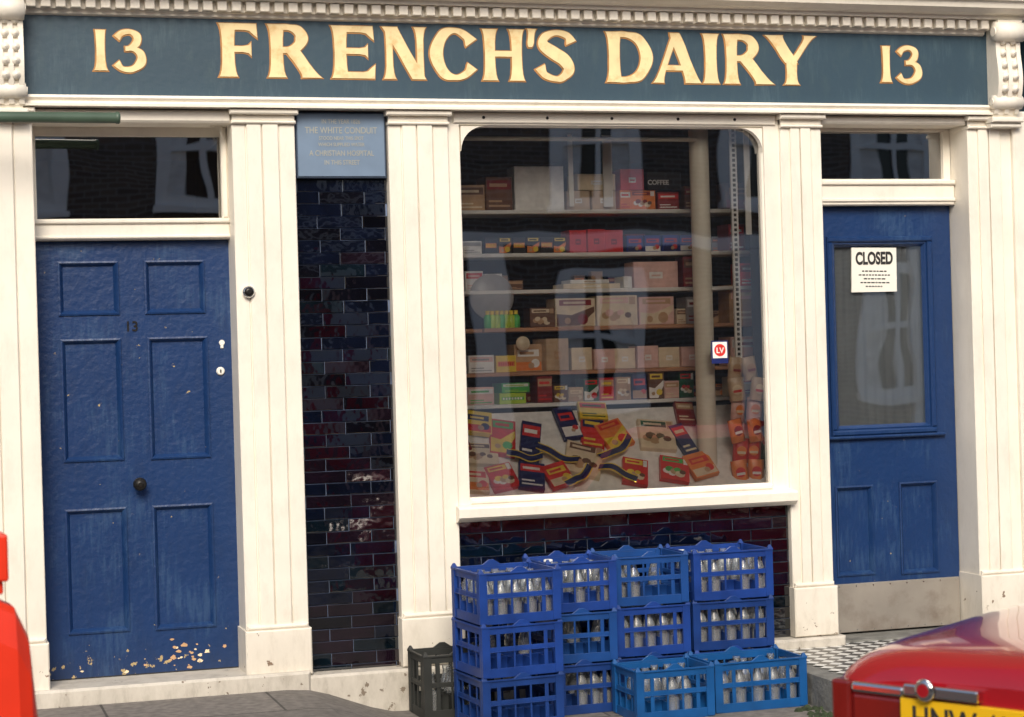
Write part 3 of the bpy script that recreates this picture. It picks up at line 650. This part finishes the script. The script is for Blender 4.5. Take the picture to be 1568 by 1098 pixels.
# ------------------------------------------------------------------ milk crates
def crate_mesh(m,W,Dp,H,k):
    hx,hy=W/2,Dp/2; t=.008
    for z0,z1,o in ((H-.042,H-.014,0),(H*.50,H*.50+.018,-.002),(.0,.042,0)):
        a,b=hx+o,hy+o
        m.box(-a,a,-b,-b+t,z0,z1,k); m.box(-a,a,b-t,b,z0,z1,k); m.box(-a,-a+t,-b+t,b-t,z0,z1,k); m.box(a-t,a,-b+t,b-t,z0,z1,k)
    for z0,z1,o in ((H-.014,H-.006,.006),(H*.50-.004,H*.50,.003)):
        a,b=hx+o,hy+o
        m.box(-a,a,-b,-b+t+o,z0,z1,k); m.box(-a,a,b-t-o,b,z0,z1,k); m.box(-a,-a+t+o,-b+t+o,b-t-o,z0,z1,k); m.box(a-t-o,a,-b+t+o,b-t-o,z0,z1,k)
    c=.034
    for sx in(-1,1):
        for sy in(-1,1):
            x0,x1=sorted((sx*(hx+.004),sx*(hx-c))); y0,y1=sorted((sy*(hy+.004),sy*(hy-.012))); m.box(x0,x1,y0,y1,.004,H-.007,k)
            x0,x1=sorted((sx*(hx+.0045),sx*(hx-.012))); y0,y1=sorted((sy*(hy-.0125),sy*(hy-c))); m.box(x0,x1,y0,y1,.004,H-.007,k)
            x0,x1=sorted((sx*(hx+.006),sx*(hx-.020))); y0,y1=sorted((sy*(hy+.006),sy*(hy-.020)))
            m.add([(x0,y0,H-.006),(x1,y0,H-.006),(x1,y1,H-.006),(x0,y1,H-.006),((x0*2+x1)/3,(y0*2+y1)/3,H+.012),((x0+2*x1)/3,(y0*2+y1)/3,H+.012),((x0+2*x1)/3,(y0+2*y1)/3,H+.012),((x0*2+x1)/3,(y0+2*y1)/3,H+.012)],
                [(0,1,5,4),(1,2,6,5),(2,3,7,6),(3,0,4,7),(4,5,6,7)],k)
    n=5
    for i in range(1,n):
        x=-hx+W*i/n; ww=.0045 if i not in (1,4) else .009
        for sy in(-1,1):
            y0,y1=sorted((sy*(hy-.001),sy*(hy-.007))); m.box(x-ww,x+ww,y0,y1,.042,H-.042,k)
    for i in range(1,4):
        y=-hy+Dp*i/4
        for sx in(-1,1):
            x0,x1=sorted((sx*(hx-.001),sx*(hx-.007))); m.box(x0,x1,y-.006,y+.006,.042,H-.042,k)
    for sy in(-1,1):
        y0,y1=sorted((sy*(hy+.003),sy*(hy-.008)))
        m.add([(-.045,y0,H-.006),(.045,y0,H-.006),(.012,y0,H+.016),(-.012,y0,H+.016),(-.045,y1,H-.006),(.045,y1,H-.006),(.012,y1,H+.016),(-.012,y1,H+.016)],[(0,1,2,3),(4,7,6,5),(3,2,6,7),(1,5,6,2),(0,3,7,4)],k)
    for i in range(1,5):
        x=-hx+W*i/5; m.box(x-.002,x+.002,-hy+t,hy-t,.012,H*.34,k)
    for i in range(1,4):
        y=-hy+Dp*i/4; m.box(-hx+t,hx-t,y-.0022,y+.0022,.0125,H*.35,k)
    for i in range(11):
        x=-hx+.02+(W-.04)*i/10; m.box(x-.005,x+.005,-hy+t,hy-t,.001,.011,k)
def bottles_mesh(m,W,Dp,H,prob):
    for i in range(5):
        for j in range(4):
            if random.random()>prob: continue
            x=-W/2+W*(i+.5)/5+random.uniform(-.004,.004); y=-Dp/2+Dp*(j+.5)/4
            s=min(1,(H+.0)/.235)
            pr=[(.034,.014),(.034,.120),(.029,.148),(.018,.175),(.016,.195),(.020,.200),(.019,.214)]
            m.lathe((x,y,0),[(r*.96,z*s) for r,z in pr],"bottle_glass",n=10)
            if random.random()<.08: m.lathe((x,y,0),[(.0225,.199*s),(.0225,.2155*s),(.019,.218*s)],"milk_foil",n=10)
def crate(x,y,z,W,Dp,H,rot,k,prob):
    e=grp("milk_crate"); e.location=(x,y,z); e.rotation_euler=(0,0,math.radians(rot))
    m=MB(); crate_mesh(m,W,Dp,H,k); m.obj("shell",e,bevel=.0012)
    if prob>0:
        b=MB(); bottles_mesh(b,W-.03,Dp-.03,H,prob); 
        if b.v: b.obj("bottles",e)
P_=.237; gz=-.1515
for i,(k,pr,r) in enumerate((("crate_blue_deep",.0,5),("crate_blue",.15,6),("crate_blue",.9,4.5))): crate(2.53,-.548,gz+i*P_,.382,.36,.235,r,k,pr)
for i,(k,pr,r) in enumerate((("crate_blue_deep",.4,1),("crate_teal",.5,-1),("crate_blue",.85,1))): crate(2.91,-.325,gz+i*P_,.335,.345,.235,r,k,pr)
for i,(k,pr,r) in enumerate((("crate_blue_deep",.3,0),("crate_blue",.7,1),("crate_teal",.15,-1))): crate(3.283,-.26,gz+i*P_,.365,.35,.235,r,k,pr)
for i,(k,pr,r) in enumerate((("crate_blue",.3,0),("crate_blue_deep",.7,-1),("crate_blue",.9,1))): crate(3.70,-.252,gz+i*P_,.405,.35,.235,r,k,pr)
crate(3.235,-.665,gz,.375,.29,.235,2,"crate_blue_light",.5)
crate(3.68,-.605,gz,.455,.315,.235,1,"crate_blue_light",.7)
crate(2.35,-.215,-.150,.33,.26,.30,2,"crate_grey",.3)
# ------------------------------------------------------------------ CAR
CAR=grp("parked_car"); 
st=[(0.0,.60,.30,.735),(.012,.625,.26,.775),(.04,.645,.22,.805),(.12,.665,.20,.825),(.30,.69,.18,.84),(.8,.71,.18,.86),(1.3,.725,.18,.875),(2.6,.725,.18,.87),(3.3,.71,.18,.82),(3.7,.68,.19,.75),(3.88,.64,.22,.66),(3.93,.58,.30,.55)]
m=MB(); rs=[]
for x,hw,zb,zt in st:
    r=[]; zm=(zb+zt)/2; hz=(zt-zb)/2
    for j in range(48):
        a=2*math.pi*j/48; ca,sa=math.cos(a),math.sin(a); e=.33
        yy=hw*math.copysign(abs(ca)**e,ca); zz=zm+hz*math.copysign(abs(sa)**e,sa)
        if sa>0: zz+=.025*(1-(yy/hw)**2)
        r.append((x,yy,zz))
    rs.append(r)
m.rings(rs,"car_red"); 
def ring(x0,x1,hw,z): return [(x0,-hw,z),(x1,-hw,z),(x1,hw,z),(x0,hw,z)]
m.rings([ring(1.42,3.05,.66,.85),ring(1.75,2.65,.55,1.27),ring(1.85,2.55,.50,1.305)],"car_red",smooth=False)
m.obj("body",CAR)
m=MB()
def lerp(a,b,t): return tuple(a[i]+(b[i]-a[i])*t for i in range(3))
def win(a,b,c,d,off):
    q=[lerp(lerp(a,b,.06),lerp(d,c,.06),.08),lerp(lerp(a,b,.94),lerp(d,c,.94),.08),lerp(lerp(a,b,.94),lerp(d,c,.94),.92),lerp(lerp(a,b,.06),lerp(d,c,.06),.92)]
    m.poly([tuple(p[i]+off[i] for i in range(3)) for p in q],"car_glass")
r0=ring(1.42,3.05,.66,.87); r1=ring(1.73,2.67,.555,1.26)
win(r0[3],r0[0],r1[0],r1[3],(-.012,0,.01)); win(r0[1],r0[2],r1[2],r1[1],(.012,0,.01)); win(r0[0],r0[1],r1[1],r1[0],(0,-.012,.004)); win(r0[2],r0[3],r1[3],r1[2],(0,.012,.004))
m.obj("windows",CAR)
m=MB()
for x in (.72,3.15):
    for y in (-.66,.66):
        m.lathe((x,y-.08,.28),[(.20,0),(.28,.01),(.28,.15),(.20,.16)],"tyre",axis='y',n=28); m.lathe((x,y-.085,.28),[(.05,-.002),(.17,0),(.17,.17),(.05,.172)],"chrome",axis='y',n=20)
m.obj("wheels",CAR)
m=MB()
for s_ in (1,-1):
    y0,y1=sorted((s_*.630,s_*.560)); m.box(-.018,.05,y0,y1,.50,.735,"lamp_red"); 
    y0,y1=sorted((s_*.555,s_*.36)); m.box(-.018,.02,y0,y1,.700,.733,"chrome"); m.box(-.012,.02,y0,y1,.50,.695,"lamp_red")
m.obj("rear_lamps",CAR,bevel=.010)
m=MB(); m.box(-.10,-.02,-.66,.66,.33,.43,"chrome"); m.box(-.05,.2,.60,.70,.33,.43,"chrome"); m.box(-.05,.2,-.70,-.60,.33,.43,"chrome"); m.box(-.105,-.095,-.62,.62,.36,.40,"rubber"); m.obj("bumper",CAR,bevel=.015)
m=MB(); m.box(-.022,-.002,-.15,.37,.590,.702,"plate_yellow"); m.obj("number_plate",CAR,bevel=.003)
t2=text("registration","HNW 413Y",(-.0235,.11,.608),.106,"ink",CAR,rot=(math.pi/2,0,-math.pi/2),off=.002,sx=.84)
m=MB(); m.box(-.035,.005,.09,.35,.712,.748,"chrome"); m.lathe((-.038,.27,.735),[(.035,0),(.035,-.006),(.024,-.010)],"chrome",axis='x',n=24); m.lathe((-.0485,.27,.735),[(.020,0),(.019,-.002)],"car_red",axis='x',n=20); m.obj("boot_handle",CAR,bevel=.008)
HD=28; CAR.location=(3.035,-4.01,-.27); CAR.rotation_euler=(0,0,math.radians(HD))
# ------------------------------------------------------------------ barrier (left foreground)
BR=MB(); BR.X=Matrix.Translation((.035,-3.0,-.27))@Matrix.Rotation(math.radians(4),4,'Z')
def sec(x,w,zt,z0=.0):
    return [(x,-w,z0+.0),(x,-w*.98,z0+.25),(x,-w*.62,zt-.12),(x,-w*.45,zt-.02),(x,-w*.3,zt),(x,w*.3,zt),(x,w*.45,zt-.02),(x,w*.62,zt-.12),(x,w*.98,z0+.25),(x,w,z0)]
BR.rings([sec(-1.0,.16,1.02),sec(-.96,.20,1.10),sec(.14,.20,1.11),sec(.22,.19,1.07),sec(.26,.16,.98),sec(.285,.13,.70)],"barrier_red",smooth=False)
BR.box(-.9,.2,-.215,-.2,.30,.34,"barrier_edge"); BR.box(.268,.288,-.10,.10,.05,.65,"barrier_edge")
BR.box(.06,.19,-.06,.06,1.11,1.15,"barrier_red"); BR.box(.02,.205,-.08,.08,1.15,1.29,"barrier_red"); BR.box(-.9,-.75,-.08,.08,1.08,1.29,"barrier_red")
BR.X=None; BR.obj("plastic_road_barrier",bevel=.015)
# ------------------------------------------------------------------ OPPOSITE TERRACE (seen only in reflections)
O=grp("terraced_house"); YO=-15.5
m=MB(); m.box(-14,28,YO-6,YO,-.3,5.9,"brick_brown"); m.box(-14,28,YO,YO+.12,5.6,5.9,"opp_white"); m.box(-14,28,YO,YO+.05,2.95,3.12,"opp_white"); m.obj("walls",O)
m=MB(); m.add([(-14,YO,5.9),(28,YO,5.9),(28,YO-6,5.9),(-14,YO-6,5.9),(-14,YO-3,6.7),(28,YO-3,6.7)],[(0,1,5,4),(2,3,4,5),(0,4,3),(1,2,5)],"slate"); m.obj("roof",O)
m=MB()
def sash(cx,w,z0,z1):
    y=YO+.004; m.quad((cx-w/2,y,z0),(cx+w/2,y,z0),(cx+w/2,y,z1),(cx-w/2,y,z1),"opp_glass")
    for s_ in(-1,1):
        a,b=sorted((cx+s_*w/2,cx+s_*(w/2-.28))); m.quad((a,y+.003,z0),(b,y+.003,z0),(b,y+.003,z1),(a,y+.003,z1),"opp_curtain")
    zm=(z0+z1)/2
    for a,b,c,d in ((cx-w/2-.12,cx-w/2+.05,z0-.05,z1+.10),(cx+w/2-.05,cx+w/2+.12,z0-.05,z1+.10),(cx-w/2+.05,cx+w/2-.05,z1-.03,z1+.10),(cx-w/2+.05,cx+w/2-.05,z0-.05,z0+.06),(cx-w/2+.05,cx+w/2-.05,zm-.04,zm+.04),
        (cx-.04,cx+.04,z0+.06,zm-.04),(cx-.04,cx+.04,zm+.04,z1-.03)):
        m.box(a,b,YO+.008,YO+.06,c,d,"opp_white")
    m.box(cx-w/2-.15,cx+w/2+.15,YO,YO+.12,z0-.14,z0-.052,"opp_white")
for cx in (-11,-8.6,-6.2,-3.8,-1.4,1.2,3.6,5.9,8.75,11.2,13.3,15.8,18.2,20.6):
    sash(cx,1.05,3.55,5.2)
    if cx not in (11.2,5.9): sash(cx,.95,.9,2.6)
for cx in (7.2,11.0,13.75,2.4): m.box(cx-.24,cx+.24,YO+.001,YO+.10,-.3,2.94,"opp_white")  # plain columns added for pale streaks reflected in window and door glass
m.box(5.0,5.55,YO+.001,YO+.10,.5,2.6,"opp_white"); m.box(4.55,4.98,YO+.001,YO+.06,-.3,2.3,"p_red"); m.box(5.57,5.8,YO+.001,YO+.06,-.3,2.3,"p_pink"); m.box(11.5,12.3,YO+.001,YO+.06,-.3,2.1,"p_red")  # coloured panels added for bright patches reflected in the glazed bricks
m.obj("windows",O)  # sashes together with the added reflecting columns and panels
m=MB(); m.box(-30,30,YO,YO+1.6,-.28,-.15,"paving"); m.obj("far_pavement")
# ------------------------------------------------------------------ CAMERA
psi=math.radians(16.9); ro=math.radians(1.65)
Rv=Vector((math.cos(psi),-math.sin(psi),0)); U=Vector((0,0,1)); Fw=Vector((math.sin(psi),math.cos(psi),0))
cx_=Rv*math.cos(ro)-U*math.sin(ro); cy_=Rv*math.sin(ro)+U*math.cos(ro); cz_=-Fw
cam=bpy.data.cameras.new("camera"); co=bpy.data.objects.new("camera",cam); COL.objects.link(co)
mw=Matrix((cx_,cy_,cz_)).transposed().to_4x4(); mw.translation=Vector((0,-9.08,1.5)); co.matrix_world=mw
cam.lens=3000/1568*36; cam.sensor_width=36; cam.clip_end=500; cam.clip_start=.05
cam.dof.use_dof=True; cam.dof.focus_distance=9.5; cam.dof.aperture_fstop=3.2
C.scene.camera=co
# ------------------------------------------------------------------ LIGHT
w=bpy.data.worlds.new("World"); C.scene.world=w; w.use_nodes=True
n=w.node_tree.nodes; l=w.node_tree.links; bg=n["Background"]; bg.inputs[1].default_value=.15
sky=n.new("ShaderNodeTexSky"); sky.sky_type='NISHITA'; sky.sun_disc=False
el,az=math.radians(36),math.radians(196)
sky.sun_elevation=el; sky.sun_rotation=az; sky.air_density=1.0; sky.dust_density=4.0; l.new(sky.outputs[0],bg.inputs[0])
sun=bpy.data.lights.new("sun","SUN"); sun.energy=2.45; sun.angle=math.radians(24); sun.color=(1,.93,.82)
so=bpy.data.objects.new("sun",sun); COL.objects.link(so)
dv=Vector((math.sin(az)*math.cos(el),math.cos(az)*math.cos(el),math.sin(el)))
so.rotation_euler=dv.to_track_quat('Z','Y').to_euler()
vs=C.scene.view_settings; vs.view_transform='Standard'; vs.look='None'; vs.exposure=0
